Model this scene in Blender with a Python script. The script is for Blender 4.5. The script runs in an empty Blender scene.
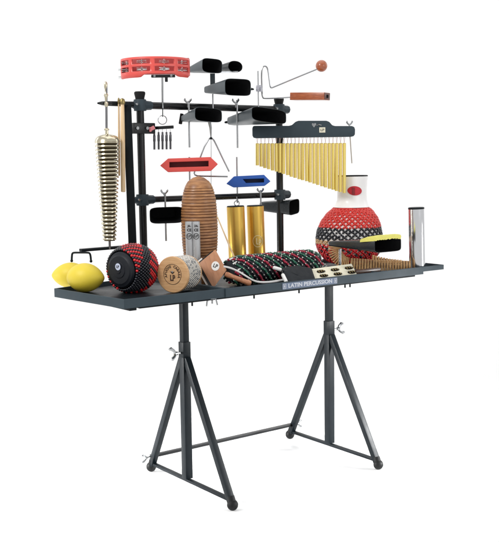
import bpy, bmesh, math, random
import numpy as np
from mathutils import Vector, Matrix
random.seed(7)
S = bpy.context.scene
C = bpy.data.collections.new('scene'); S.collection.children.link(C)

# ------------------------------------------------------------------ camera
F, YAW, PITCH, ROLL = 952.43436, 0.9274364, -0.1113962, -0.0137367
CAM = Vector((-2.12794, -3.29733, 1.36441))
fw = Vector((math.cos(YAW)*math.cos(PITCH), math.sin(YAW)*math.cos(PITCH), math.sin(PITCH)))
r0 = Vector((math.sin(YAW), -math.cos(YAW), 0)); u0 = r0.cross(fw)
rt = r0*math.cos(ROLL)+u0*math.sin(ROLL); upv = -r0*math.sin(ROLL)+u0*math.cos(ROLL)
cd = bpy.data.cameras.new('camera'); cam = bpy.data.objects.new('camera', cd); C.objects.link(cam)
cd.sensor_fit = 'HORIZONTAL'; cd.sensor_width = 36; cd.lens = 36*F/499; cd.clip_start = .05; cd.clip_end = 200
cam.matrix_world = Matrix(((rt.x, upv.x, -fw.x, CAM.x), (rt.y, upv.y, -fw.y, CAM.y), (rt.z, upv.z, -fw.z, CAM.z), (0, 0, 0, 1)))
S.camera = cam

# ------------------------------------------------------------------ light
w = bpy.data.worlds.new('World'); S.world = w; w.use_nodes = True
bg = w.node_tree.nodes['Background']; bg.inputs[0].default_value = (1, 1, 1, 1); bg.inputs[1].default_value = .86
S.view_settings.view_transform = 'Standard'; S.view_settings.look = 'None'
S.view_settings.exposure = -0.40; S.view_settings.gamma = 1
fh = Vector((math.cos(YAW), math.sin(YAW), 0)); rh = r0.copy(); UP = Vector((0, 0, 1))
MID = Vector((.4, 0, .9))
def area(name, loc, tgt, size, power, col=(1, 1, 1), sy=None):
    l = bpy.data.lights.new(name, 'AREA'); l.energy = power; l.size = size; l.color = col
    if sy: l.shape = 'RECTANGLE'; l.size_y = sy
    o = bpy.data.objects.new(name, l); C.objects.link(o); o.location = loc
    o.rotation_euler = (Vector(tgt)-Vector(loc)).to_track_quat('-Z', 'Y').to_euler(); return o
area('softbox_key', MID-fh*2.6-rh*2.6+UP*2.6, MID, 1.1, 105, (1, .985, .96))
area('softbox_fill', MID-fh*2.8+rh*3.0+UP*1.2, MID, 1.6, 30, (.96, .98, 1))
area('overhead_bank', MID+fh*.6+UP*3.1, MID+fh*.6, 3.4, 45)
area('backdrop_light', MID+fh*1.6-rh*3.8+UP*2.0, MID+fh*4.2+rh*.5+UP*.2, 1.6, 36, sy=2.5)
area('backdrop_light', MID+fh*1.6+rh*3.8+UP*2.0, MID+fh*4.2-rh*.5+UP*.2, 1.6, 36, sy=2.5)

for q in (-1, 1):
    fl_ = area('added_floor_fill', Vector((.4, 0, .80))+rh*q*2.5-fh*.3, Vector((.45, 0, 0))+fh*.15-rh*q*.1, .5, 11.5, sy=.4)  # low lamps added to wash the table's shadow out of the floor
    fl_.data.spread = math.radians(42)

# ------------------------------------------------------------------ pixel <-> place helpers
def ray(a, b): return fw*F+rt*(a-249.5)+upv*(271-b)
def PZ(a, b, z): d = ray(a, b); return CAM+d*((z-CAM.z)/d.z)
def PY(a, b, y): d = ray(a, b); return CAM+d*((y-CAM.y)/d.y)
def PD(a, b, dep): r_ = ray(a, b); return CAM+r_*(dep/r_.dot(fh))
def dep(p): return (Vector(p)-CAM).dot(fh)          # distance measured level, so one depth is one upright plane
def M(p): return dep(p)/F
RY = .27
TZ = .872                                    # tray floor
def RD(a, b, dy=0): return dep(PY(a, b, RY+dy))

# ------------------------------------------------------------------ materials
def nt(name):
    m = bpy.data.materials.new(name); m.use_nodes = True
    t = m.node_tree; return m, t, t.nodes['Principled BSDF']
def mat(name, col, rough=.5, metal=0, var=.12, scale=40, bump=.0, bscale=200, coat=0, rvar=.08, spec=.5, stretch=None):
    m, t, b = nt(name); N, L = t.nodes, t.links
    tc = N.new('ShaderNodeTexCoord'); src = tc.outputs['Object']
    if stretch:
        mp = N.new('ShaderNodeMapping'); mp.inputs['Scale'].default_value = stretch; L.new(src, mp.inputs[0]); src = mp.outputs[0]
    n = N.new('ShaderNodeTexNoise'); n.inputs['Scale'].default_value = scale; n.inputs['Detail'].default_value = 6; L.new(src, n.inputs['Vector'])
    mx = N.new('ShaderNodeMix'); mx.data_type = 'RGBA'
    mx.inputs[6].default_value = (*[max(0, c*(1-var)) for c in col], 1); mx.inputs[7].default_value = (*[min(1, c*(1+var)) for c in col], 1)
    L.new(n.outputs['Fac'], mx.inputs[0]); L.new(mx.outputs[2], b.inputs['Base Color'])
    mr = N.new('ShaderNodeMapRange'); mr.inputs[1].default_value = .3; mr.inputs[2].default_value = .7
    mr.inputs[3].default_value = max(.02, rough-rvar); mr.inputs[4].default_value = min(1, rough+rvar)
    n2 = N.new('ShaderNodeTexNoise'); n2.inputs['Scale'].default_value = scale*.45; n2.inputs['Detail'].default_value = 4; L.new(src, n2.inputs['Vector'])
    L.new(n2.outputs['Fac'], mr.inputs[0]); L.new(mr.outputs[0], b.inputs['Roughness'])
    b.inputs['Metallic'].default_value = metal; b.inputs['Specular IOR Level'].default_value = spec
    if coat: b.inputs['Coat Weight'].default_value = coat; b.inputs['Coat Roughness'].default_value = .12
    if bump:
        n3 = N.new('ShaderNodeTexNoise'); n3.inputs['Scale'].default_value = bscale; n3.inputs['Detail'].default_value = 3; L.new(src, n3.inputs['Vector'])
        bp = N.new('ShaderNodeBump'); bp.inputs['Strength'].default_value = bump; bp.inputs['Distance'].default_value = .001
        L.new(n3.outputs['Fac'], bp.inputs['Height']); L.new(bp.outputs[0], b.inputs['Normal'])
    return m
def wood(name, c1, c2, scale=60, stretch=(1, 1, 1), rough=.45, coat=.15, dist=3):
    m, t, b = nt(name); N, L = t.nodes, t.links
    tc = N.new('ShaderNodeTexCoord'); mp = N.new('ShaderNodeMapping'); mp.inputs['Scale'].default_value = stretch
    L.new(tc.outputs['Object'], mp.inputs[0])
    n = N.new('ShaderNodeTexNoise'); n.inputs['Scale'].default_value = scale; n.inputs['Detail'].default_value = 8; n.inputs['Distortion'].default_value = dist*.2
    L.new(mp.outputs[0], n.inputs['Vector'])
    cr = N.new('ShaderNodeValToRGB'); cr.color_ramp.elements[0].position = .33; cr.color_ramp.elements[1].position = .68
    cr.color_ramp.elements[0].color = (*c1, 1); cr.color_ramp.elements[1].color = (*c2, 1)
    L.new(n.outputs['Fac'], cr.inputs[0]); L.new(cr.outputs[0], b.inputs['Base Color'])
    b.inputs['Roughness'].default_value = rough; b.inputs['Coat Weight'].default_value = coat; b.inputs['Coat Roughness'].default_value = .2
    bp = N.new('ShaderNodeBump'); bp.inputs['Strength'].default_value = .25; bp.inputs['Distance'].default_value = .0006
    L.new(n.outputs['Fac'], bp.inputs['Height']); L.new(bp.outputs[0], b.inputs['Normal'])
    return m
m_slate = mat('slate powder coat', (.038, .056, .069), .5, 0, .15, 18, .25, 900, spec=.25)
m_dark = mat('dark powder coat', (.0050, .0085, .0115), .42, 0, .25, 22, .25, 900, spec=.18)
m_black = mat('black enamel', (.005, .006, .007), .3, 0, .25, 30, .1, 500, spec=.4)
m_rub = mat('black rubber', (.006, .0065, .007), .6, 0, .25, 60, .3, 300, spec=.25)
m_void = mat('matt black inside', (.011, .011, .012), .9, 0, .3, 60, spec=.05)
m_bell = mat('grey cowbell enamel', (.060, .078, .088), .36, .3, .18, 25, .15, 600)
m_bell2 = mat('dark cowbell enamel', (.022, .027, .031), .3, .2, .2, 25, .1, 600)
m_steel = mat('bright steel', (.40, .41, .42), .22, 1, .08, 60)
m_chrome = mat('mirror chrome', (.80, .81, .83), .14, 1, .03, 30, rvar=.03)
m_brass = mat('pale brass', (.66, .60, .45), .17, 1, .12, 60, rvar=.06)
m_brassd = mat('tarnished brass', (.30, .23, .10), .38, 1, .25, 80)
m_chime = mat('gold anodised chime', (.84, .66, .19), .33, .78, .02, 5, rvar=.01)
m_gold = mat('brushed gold', (.74, .47, .10), .34, .88, .03, 90, 0, rvar=.02)
m_red = mat('coral red plastic', (.72, .085, .07), .36, 0, .08, 30, .1, 300, coat=.1)
m_redd = mat('deep red beads', (.62, .012, .018), .25, 0, .25, 200, coat=.3)
m_redo = mat('orange red beads', (.66, .030, .022), .3, 0, .3, 200, coat=.2)
m_green = mat('green beads', (.012, .12, .07), .3, 0, .25, 200, coat=.2)
m_blkb = mat('black beads', (.007, .009, .016), .25, 0, .25, 200, coat=.3)
m_whtb = mat('white beads', (.72, .70, .65), .35, 0, .1, 200)
m_tanb = mat('tan beads', (.60, .38, .20), .35, 0, .2, 200)
m_silb = mat('steel bead chain', (.74, .71, .66), .38, .35, .12, 200)
m_blue = mat('blue plastic', (.015, .095, .42), .38, 0, .15, 30, .2, 300, coat=.1)
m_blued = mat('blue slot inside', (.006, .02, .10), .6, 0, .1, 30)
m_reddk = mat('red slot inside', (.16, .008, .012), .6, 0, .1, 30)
m_yel = mat('yellow moulded plastic', (.76, .59, .045), .5, 0, .05, 25, .35, 260)
m_yfelt = mat('pale yellow felt', (.76, .71, .17), .85, 0, .12, 120, .6, 700)
m_white = mat('white paint', (.80, .79, .77), .4, 0, .04, 40)
m_cream = mat('cream board', (.80, .76, .60), .5, 0, .04, 40)
m_gourd = mat('white gourd', (.93, .92, .91), .4, 0, .05, 15, .1, 100, coat=.2)
m_grey = mat('silver grey shaker paint', (.50, .51, .52), .32, .35, .06, 60)
m_ink = mat('black ink', (.012, .010, .010), .5)
m_inkb = mat('brown branded ink', (.05, .022, .01), .6)
m_sign = mat('grey blue nameplate', (.17, .21, .29), .6, 0, .08, 60, spec=.2)
m_cloth = mat('black cloth', (.012, .015, .019), .85, 0, .3, 90, .8, 500)
m_pink = mat('pink plastic', (.70, .22, .24), .4, 0, .1, 60)
m_pgold = mat('pale gold print', (.90, .74, .42), .45, .2, .05, 60)
m_bellgap = mat('bell gap shade', (.11, .085, .045), .4, .8, .3, 80)  # dark colour standing for the shade in the gaps between bells
m_blkd = mat('black moulded plastic', (.007, .009, .014), .5, 0, .2, 40, .1, 120, spec=.3)
w_guiro = wood('guiro wood', (.25, .105, .038), (.45, .215, .085), 16, (1.5, 1.5, 6))
w_guirod = wood('guiro groove', (.10, .038, .015), (.18, .07, .028), 14, (1, 1, 5))
w_tan = wood('pale maple', (.55, .31, .14), (.68, .42, .21), 16, (1, 1, 7))
w_clap = wood('reddish tan wood', (.40, .18, .09), (.52, .25, .13), 18, (5, 1, 1))
w_red = wood('varnished redwood', (.30, .065, .022), (.46, .13, .045), 30, (1, 1, 6), .3, .5)
w_redd = wood('dark redwood', (.07, .018, .012), (.13, .035, .02), 30, (1, 1, 6), .4)
w_hand = wood('brown handle wood', (.34, .13, .06), (.50, .22, .11), 30, (3, 3, 3), .35, .3)
w_slat = wood('light slat wood', (.46, .24, .09), (.74, .46, .21), 55, (1, 1, 1), .5, .1)
w_slatd = wood('dark handle wood', (.045, .02, .012), (.09, .04, .022), 30, (2, 2, 2), .4, .2)
w_stick = wood('pale stick wood', (.66, .45, .24), (.80, .60, .36), 30, (3, 3, .6), .45, .2)

# ------------------------------------------------------------------ mesh builder
class MB:
    def __init__(s): s.v = []; s.f = []; s.m = []; s.cur = 0
    def add(s, vs, fs):
        o = len(s.v); s.v += [tuple(x) for x in vs]; s.f += [tuple(i+o for i in f) for f in fs]; s.m += [s.cur]*len(fs); return s
    def box(s, c, size, ax=None, bev=0):
        """box, optional bevel; ax = 3 orthonormal vectors"""
        bm = bmesh.new(); bmesh.ops.create_cube(bm, size=1)
        bmesh.ops.scale(bm, vec=Vector(size), verts=bm.verts)
        if bev: bmesh.ops.bevel(bm, geom=bm.edges[:], offset=bev, segments=2, profile=.6, affect='EDGES')
        X, Y, Z = ax if ax else (Vector((1, 0, 0)), Vector((0, 1, 0)), Vector((0, 0, 1)))
        c = Vector(c); bm.verts.index_update()
        s.add([c+X*v.co.x+Y*v.co.y+Z*v.co.z for v in bm.verts], [[v.index for v in f.verts] for f in bm.faces]); bm.free(); return s
    def beam(s, a, b, wx, wy, side, bev=.002):
        """rectangular bar from a to b; side = direction of width wx"""
        a, b = Vector(a), Vector(b); z = (b-a).normalized(); x = (side-z*side.dot(z)).normalized(); y = z.cross(x)
        return s.box((a+b)/2, (wx, wy, (b-a).length), (x, y, z), bev)
    def tube(s, pts, r, n=12, closed=False, flat=1, cap=True):
        pts = [Vector(p) for p in pts]; k = len(pts); rs = r if isinstance(r, (list, tuple)) else [r]*k
        tg = []
        for i in range(k):
            if closed: t = pts[(i+1) % k]-pts[i-1]
            else: t = pts[min(i+1, k-1)]-pts[max(i-1, 0)]
            tg.append(t.normalized())
        x = tg[0].orthogonal().normalized(); vs = []; fs = []
        for i in range(k):
            x = (x-tg[i]*x.dot(tg[i])).normalized(); y = tg[i].cross(x)
            for j in range(n):
                a = 2*math.pi*j/n; vs.append(pts[i]+(x*math.cos(a)+y*math.sin(a)*flat)*rs[i])
        m = k if closed else k-1
        for i in range(m):
            for j in range(n):
                a, b = i*n+j, i*n+(j+1) % n; c, d = ((i+1) % k)*n+(j+1) % n, ((i+1) % k)*n+j
                fs.append((a, b, c, d))
        if cap and not closed: fs += [tuple(range(n))[::-1], tuple(range((k-1)*n, k*n))]
        return s.add(vs, fs)
    def cyl(s, a, b, r, r2=None, n=24, bev=0):
        a, b = Vector(a), Vector(b); r2 = r if r2 is None else r2
        if not bev: return s.tube([a, b], [r, r2], n)
        L = (b-a).length; prof = [(0, 0), (r-bev, 0), (r, bev), (r2, L-bev), (r2-bev, L), (0, L)]
        return s.lathe(prof, a, b-a, n)
    def lathe(s, prof, o, axis, n=32, up=None):
        o = Vector(o); z = Vector(axis).normalized(); x = z.orthogonal().normalized() if up is None else (up-z*up.dot(z)).normalized(); y = z.cross(x)
        vs = []; fs = []; idx = []
        for r, h in prof:
            if r < 1e-6: idx.append([len(vs)]*n); vs.append(o+z*h)
            else:
                idx.append(list(range(len(vs), len(vs)+n)))
                for j in range(n): a = 2*math.pi*j/n; vs.append(o+z*h+(x*math.cos(a)+y*math.sin(a))*r)
        for i in range(len(prof)-1):
            for j in range(n):
                q = [idx[i][j], idx[i][(j+1) % n], idx[i+1][(j+1) % n], idx[i+1][j]]
                q2 = []
                for t in q:
                    if t not in q2: q2.append(t)
                if len(q2) > 2: fs.append(q2)
        return s.add(vs, fs)
    def prism(s, pts, vec, bev=0):
        """closed outline (3D points) extruded by vec"""
        bm = bmesh.new(); vs = [bm.verts.new(p) for p in pts]; f = bm.faces.new(vs)
        g = bmesh.ops.extrude_face_region(bm, geom=[f]); nv = [e for e in g['geom'] if isinstance(e, bmesh.types.BMVert)]
        bmesh.ops.translate(bm, vec=vec, verts=nv); bmesh.ops.recalc_face_normals(bm, faces=bm.faces[:])
        if bev: bmesh.ops.bevel(bm, geom=bm.edges[:], offset=bev, segments=2, profile=.6, affect='EDGES')
        bm.verts.index_update(); s.add([v.co.copy() for v in bm.verts], [[v.index for v in f.verts] for f in bm.faces]); bm.free(); return s
    def ball(s, c, r, n=24, sc=(1, 1, 1)):
        prof = [(max(0, math.sin(math.pi*i/14))*r if 0 < i < 14 else 0, -math.cos(math.pi*i/14)*r*sc[2]) for i in range(15)]
        return s.lathe(prof, c, UP, n)
    def torus(s, c, nrm, R, r, n=32, m=8, up=None):
        z = Vector(nrm).normalized(); x = z.orthogonal().normalized(); y = z.cross(x); c = Vector(c)
        return s.tube([c+(x*math.cos(2*math.pi*i/n)+y*math.sin(2*math.pi*i/n))*R for i in range(n)], r, m, closed=True)
    def beads(s, pts, r, sub=1):
        bm = bmesh.new(); bmesh.ops.create_icosphere(bm, subdivisions=sub, radius=1); bm.verts.index_update()
        vv = [v.co.copy() for v in bm.verts]; ff = [[v.index for v in f.verts] for f in bm.faces]; bm.free()
        for p in pts:
            k = r*random.uniform(.93, 1.06); p = Vector(p); s.add([p+v*k for v in vv], ff)
        return s
    def build(s, name, mats, parent=None, sharp=32, smooth=True):
        me = bpy.data.meshes.new(name); me.from_pydata(s.v, [], s.f)
        if not isinstance(mats, (list, tuple)): mats = [mats]
        for m in mats: me.materials.append(m)
        if len(mats) > 1: me.polygons.foreach_set('material_index', s.m)
        bm = bmesh.new(); bm.from_mesh(me); bmesh.ops.recalc_face_normals(bm, faces=bm.faces[:]); bm.to_mesh(me); bm.free()
        if smooth:
            me.polygons.foreach_set('use_smooth', [True]*len(me.polygons)); me.set_sharp_from_angle(angle=math.radians(sharp))
        return link(name, me, parent)
def wpos(o):
    p = Vector((0, 0, 0))
    while o is not None: p += o.location; o = o.parent
    return p
def link(name, me, parent=None, base=None):
    o = bpy.data.objects.new(name, me); C.objects.link(o)
    if parent is not None:
        o.parent = parent; me.transform(Matrix.Translation(-wpos(parent)))
    else:
        if base is None:
            co = [v.co for v in me.vertices]
            base = Vector(((min(c.x for c in co)+max(c.x for c in co))/2, (min(c.y for c in co)+max(c.y for c in co))/2, min(c.z for c in co)))
        o.location = base; me.transform(Matrix.Translation(-base))
    return o
def tag(o, label, cat, group=None, kind=None):
    o['label'] = label
    if cat: o['category'] = cat
    if group: o['group'] = group
    if kind: o['kind'] = kind
    return o
def thing(name, loc, label, cat, group=None):
    o = bpy.data.objects.new(name, None); C.objects.link(o); o.location = loc; o.empty_display_size = .05
    return tag(o, label, cat, group)
def letters(name, txt, size, o, X, Y, mtl, parent, bold=.0, ext=.0003, align='CENTER', sx=1, arc=None):
    """flat raised lettering; o centre, X reading direction, Y up; arc=(radius,start,end) sets it round a circle"""
    X = Vector(X).normalized(); Y = Vector(Y).normalized(); Z = X.cross(Y); out = MB()
    def one(t, mx):
        cu = bpy.data.curves.new('t', 'FONT'); cu.body = t; cu.size = size; cu.extrude = ext; cu.offset = bold*size; cu.resolution_u = 3
        cu.align_x = 'CENTER'; cu.align_y = 'CENTER'
        ob = bpy.data.objects.new('t', cu); me = bpy.data.meshes.new_from_object(ob)
        vs = [mx @ Vector((v.co.x*sx, v.co.y, v.co.z)) for v in me.vertices]; out.add(vs, [list(p.vertices) for p in me.polygons])
        bpy.data.objects.remove(ob); bpy.data.curves.remove(cu); bpy.data.meshes.remove(me)
    base = Matrix(((X.x, Y.x, Z.x, o[0]), (X.y, Y.y, Z.y, o[1]), (X.z, Y.z, Z.z, o[2]), (0, 0, 0, 1)))
    if arc:
        R, a0, a1 = arc; k = len(txt)
        for i, ch in enumerate(txt):
            if ch == ' ': continue
            a = a0+(a1-a0)*i/(k-1)
            one(ch, base @ Matrix.Translation((R*math.cos(a), R*math.sin(a), 0)) @ Matrix.Rotation(a-math.pi/2, 4, 'Z'))
    else: one(txt, base)
    return out.build(name, mtl, parent, smooth=False)

# ------------------------------------------------------------------ the setting: white studio sweep
mb = MB(); prof = [(-9, 0), (2.4, 0)]
for i in range(1, 13):
    a = math.pi/2*i/12; prof.append((2.4+1.6*math.sin(a), 1.6-1.6*math.cos(a)))
prof.append((4.0, 7.0))
vs = []; fs = []
for k, (d, z) in enumerate(prof):
    for sgn in (-9, 9): vs.append(Vector((.3, 0, 0))+fh*d+rh*sgn+UP*z)
for k in range(len(prof)-1): fs.append((2*k, 2*k+1, 2*k+3, 2*k+2))
m_paper = mat('white studio paper', (.93, .93, .93), .9, 0, .01, 3, spec=.1)
fl = mb.add(vs, fs).build('studio_floor', m_paper, sharp=180); tag(fl, 'seamless white studio floor sweeping up behind the stand', None, kind='structure')

# ------------------------------------------------------------------ percussion table
X0, X1 = -.458, 1.262; YF, YB = -.312, .28; LS = .805
T = thing('percussion_table', (.4, 0, 0), 'dark slate metal trap table on two A-frame stands carrying all the percussion', 'table')
RB, RT = .855, .890                          # rail bottom / top
def tray(pts, name, zt=TZ, lip=.004, rb=RB, rt_=RT, mt=m_slate, inset=0):
    """shallow tray over a convex plan outline: floor plus four upright rails, as one folded sheet body"""
    mb = MB(); n = len(pts); P = [Vector((x, y, 0)) for x, y in pts]
    c = sum(P, Vector())/n
    Q = [c+(p-c)*(1-lip*1.6/((p-c).length)) for p in P]
    ring = [[p+UP*rb for p in P], [p+UP*(rt_-.0015) for p in P], [p+(q-p)*.3+UP*rt_ for p, q in zip(P, Q)], [p+(q-p)*.75+UP*rt_ for p, q in zip(P, Q)],
            [q+UP*(rt_-.0015) for q in Q], [q+UP*zt for q in Q]]
    vs = [v for r_ in ring for v in r_]; fs = []
    for i in range(len(ring)-1):
        for j in range(n): fs.append((i*n+j, i*n+(j+1) % n, (i+1)*n+(j+1) % n, (i+1)*n+j))
    k = (len(ring)-1)*n; fs.append(tuple(range(k, k+n)))
    o = len(vs); vs += [q+UP*(zt-.004) for q in Q]; fs.append(tuple(range(o, o+n))[::-1])
    mb.add(vs, fs); mb.m[-2] = 1; return mb.build(name, [mt, m_dark], T, sharp=25)
tray([(-.458, -.316), (-.014, -.316), (-.014, YB-.01), (-.508, .15)], 'side_tray', rt_=.889, rb=.8545)
tray([(-.012, -.322), (.811, -.322), (.811, YB), (-.012, YB)], 'centre_tray')
tray([(.813, -.316), (1.10, -.316), (1.10, YB-.006), (.813, YB-.006)], 'side_tray', rt_=.8895, rb=.8555)
tray([(1.102, -.309), (1.245, -.309), (1.245, YB-.02), (1.102, YB-.02)], 'end_tray', rt_=.888, rb=.866)
mb = MB()
for y in (-.26, .10): mb.box((.36, y, .8475), (1.46, .03, .012), bev=.002)
mb.box((-.40, -.14, .846), (.03, .28, .016), bev=.002); mb.build('slide_rail', m_dark, T)
# hanging bolts and clips under the trays
for (a, b, k) in ((212, 296, 1), (254, 295.5, 0), (345, 288, 0), (350, 289.5, 0), (299, 292, 0), (192, 298.5, 0)):
    p = PY(a, b-3, -.27); p.z = .852; mb = MB()
    mb.cyl(p, p-UP*.006, .012, n=12).cyl(p-UP*.006, p-UP*.024, .0035, n=10)
    if k:
        mb.tube([p+rh*-.004, p-rh*.018-UP*.012, p-rh*.022-UP*.034], [.004, .004, .003], 8)
        mb.cur = 0; mb.tube([p+rh*.014-UP*.004, p+rh*.02-UP*.03], .003, 8)
    mb.build('bolt', m_dark if not k else m_steel, T)
# nameplate on the front rail
pa, pb = PY(282.5, 288, -.3235), PY(337, 281, -.3235); zc = (RB+RT)/2
npl = MB().box(((pa.x+pb.x)/2, -.3235, zc), (pb.x-pa.x, .003, .026), bev=.0006).build('nameplate', m_sign, T)
fx = (pa.x+pb.x)/2; m_let = mat('white lettering', (.56, .58, .63), .6, spec=.2)
letters('lettering', 'LATIN PERCUSSION', .0225, (fx, -.3255, zc), (1, 0, 0), (0, 0, 1), m_let, npl, bold=.032, sx=1.2)
for sx_ in (-1, 1):
    x = fx+sx_*(pb.x-pa.x)*.468-.0
    MB().box((x-.007, -.3255, zc), (.002, .0008, .018)).box((x+.007, -.3255, zc), (.002, .0008, .018)).box((x, -.3255, zc+.009), (.016, .0008, .002)).box((x, -.3255, zc-.009), (.016, .0008, .002)).box((x, -.3255, zc), (.005, .0008, .010)).build('emblem', m_let, npl, smooth=False)

def wing_screw(a, direction, side, parent, size=1.0, name='wing_screw'):
    a = Vector(a); d = Vector(direction).normalized(); s_ = Vector(side).normalized(); mb = MB()
    mb.cyl(a, a+d*.024*size, .0035*size, n=10); mb.cyl(a+d*.02*size, a+d*.030*size, .0065*size, n=12)
    for q in (-1, 1):
        c = a+d*.026*size
        mb.tube([c, c+s_*q*.010*size+d*.006*size, c+s_*q*.017*size+d*.017*size, c+s_*q*.016*size+d*.024*size], [.0055*size, .005*size, .0062*size, .004*size], 8)
    return mb.build(name, m_steel, parent)
def stand(x, rsx):
    ps = MB().beam((x, 0, .6), (x, 0, .853), .029, .029, Vector((1, 0, 0))).build('stand_frame', m_dark, T)
    MB().beam((x, 0, .812), (x, 0, .852), .037, .037, Vector((1, 0, 0))).build('collar', m_dark, ps)
    MB().beam((x, 0, .568), (x, 0, .634), .037, .037, Vector((1, 0, 0))).build('sleeve', m_dark, ps)
    MB().beam((x, 0, .048), (x, 0, .60), .034, .034, Vector((1, 0, 0))).build('post', m_dark, ps)
    for q, D in ((-1, .326), (1, .296)):
        MB().beam((x, q*.014, .566), (x, q*(D-.006), .03), .026, .026, Vector((1, 0, 0))).build('leg', m_dark, ps)
        mb = MB().ball((x, q*D, .023), .0225); mb.cyl((x, q*(D-.004), .036), (x, q*(D-.012), .056), .016, .0145, 18); mb.build('rubber_foot', m_rub, ps)
    MB().box((x+.001, -.015, .040), (.02, .58, .012), bev=.002).build('base_bar', m_dark, ps)
    wing_screw((x+rsx*.018, -.004, .590), (rsx, -.15, .05), (0, .25, 1), ps, 1.25)
    return ps
s1 = stand(0, -1); s2 = stand(LS, 1)
xb = MB().beam((-.012, .276, .078), (LS+.012, .276, .078), .012, .024, UP, .001).build('cross_brace', m_black, T)
for x, q in ((-.014, -1), (LS+.014, 1)): wing_screw((x, .276, .078), (q, 0, -.1), (0, 0, 1), xb, .9)

# ------------------------------------------------------------------ rack
xl, xr = PY(140, 104.5, RY).x, PY(279, 110, RY).x
K = thing('instrument_rack', ((xl+xr)/2, RY, TZ), 'black tubular rack of two posts and two crossbars standing on the back of the table', 'rack')
zt, zm = 1.6216, 1.2186
def post(x, top, r=.0165):
    MB().lathe([(0, TZ), (r, TZ), (r, top), (0, top)], (x, RY, 0), UP, 28).build('post', m_black, K)
    MB().lathe([(0, top-.002), (.0195, top-.002), (.0195, top+.012), (.024, top+.030), (.0235, top+.036), (.020, top+.039), (0, top+.040)], (x, RY, 0), UP, 28).build('end_cap', m_rub, K)
    MB().lathe([(0, TZ), (.034, TZ), (.034, TZ+.006), (.022, TZ+.010), (.022, TZ+.03), (.0166, TZ+.032)], (x, RY, 0), UP, 28).build('base', m_dark, K)
post(xl, 1.640); post(xr, 1.636)
def clamp(x, z, l=.055, rr=.024):
    mb = MB(); mb.lathe([(0, -.024), (.026, -.024), (.027, -.02), (.027, .02), (.026, .024), (0, .024)], (x, RY, z), UP, 24)
    mb.lathe([(0, -l), (.006, -l+.002), (.019, -l*.45), (rr, -.02), (rr, .02), (.020, l*.6), (.0185, l), (0, l)], (x, RY, z), (1, 0, 0), 8)
    c = mb.build('clamp', m_slate, K)
    MB().cyl((x-.030, RY-.016, z+.002), (x-.030, RY-.027, z+.002), .0045, n=10).build('bolt', m_steel, c)
for x in (xl, xr):
    for z in (zt, zm): clamp(x, z)
for z, r in ((zt, .0155), (zm, .0135)):
    MB().tube([(xl+.04, RY, z), (xr-.03, RY, z)], r, 24).build('crossbar', m_black, K)
# bracket block on the left post at 128
pc = PY(140, 128.5, RY)
mb = MB().box((xl+.004, RY-.006, pc.z), (.105, .046, .046), bev=.004); b_ = mb.build('clamp_block', m_black, K)
for dx in (-.036, .012): MB().cyl((xl+dx, RY-.028, pc.z), (xl+dx, RY-.038, pc.z), .007, n=8).build('bolt', m_steel, b_)
p0 = PD(149.5, 130, RD(150, 130, -.03)); mb = MB()
mb.beam(p0, p0+rh*.022+UP*.012, .016, .012, UP, .003).beam(p0+rh*.004-UP*.008, p0+rh*.003+UP*.012, .01, .012, rh, .003); mb.build('plastic_clip', m_pink, b_)

def rack_rod(u, v0, v1, dy, name, parent, r=.0035, mt=m_steel):
    a, b = PY(u, v0, RY+dy), PY(u, v1, RY+dy); b.x, b.y = a.x, a.y
    return MB().cyl(a, b, r, n=12).build(name, mt, parent)
def wing(u, v, dy, parent, s_=.8):
    p = PY(u, v, RY+dy); return wing_screw(p-UP*.024, UP, rh, parent, s_, 'wing_nut')

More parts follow.
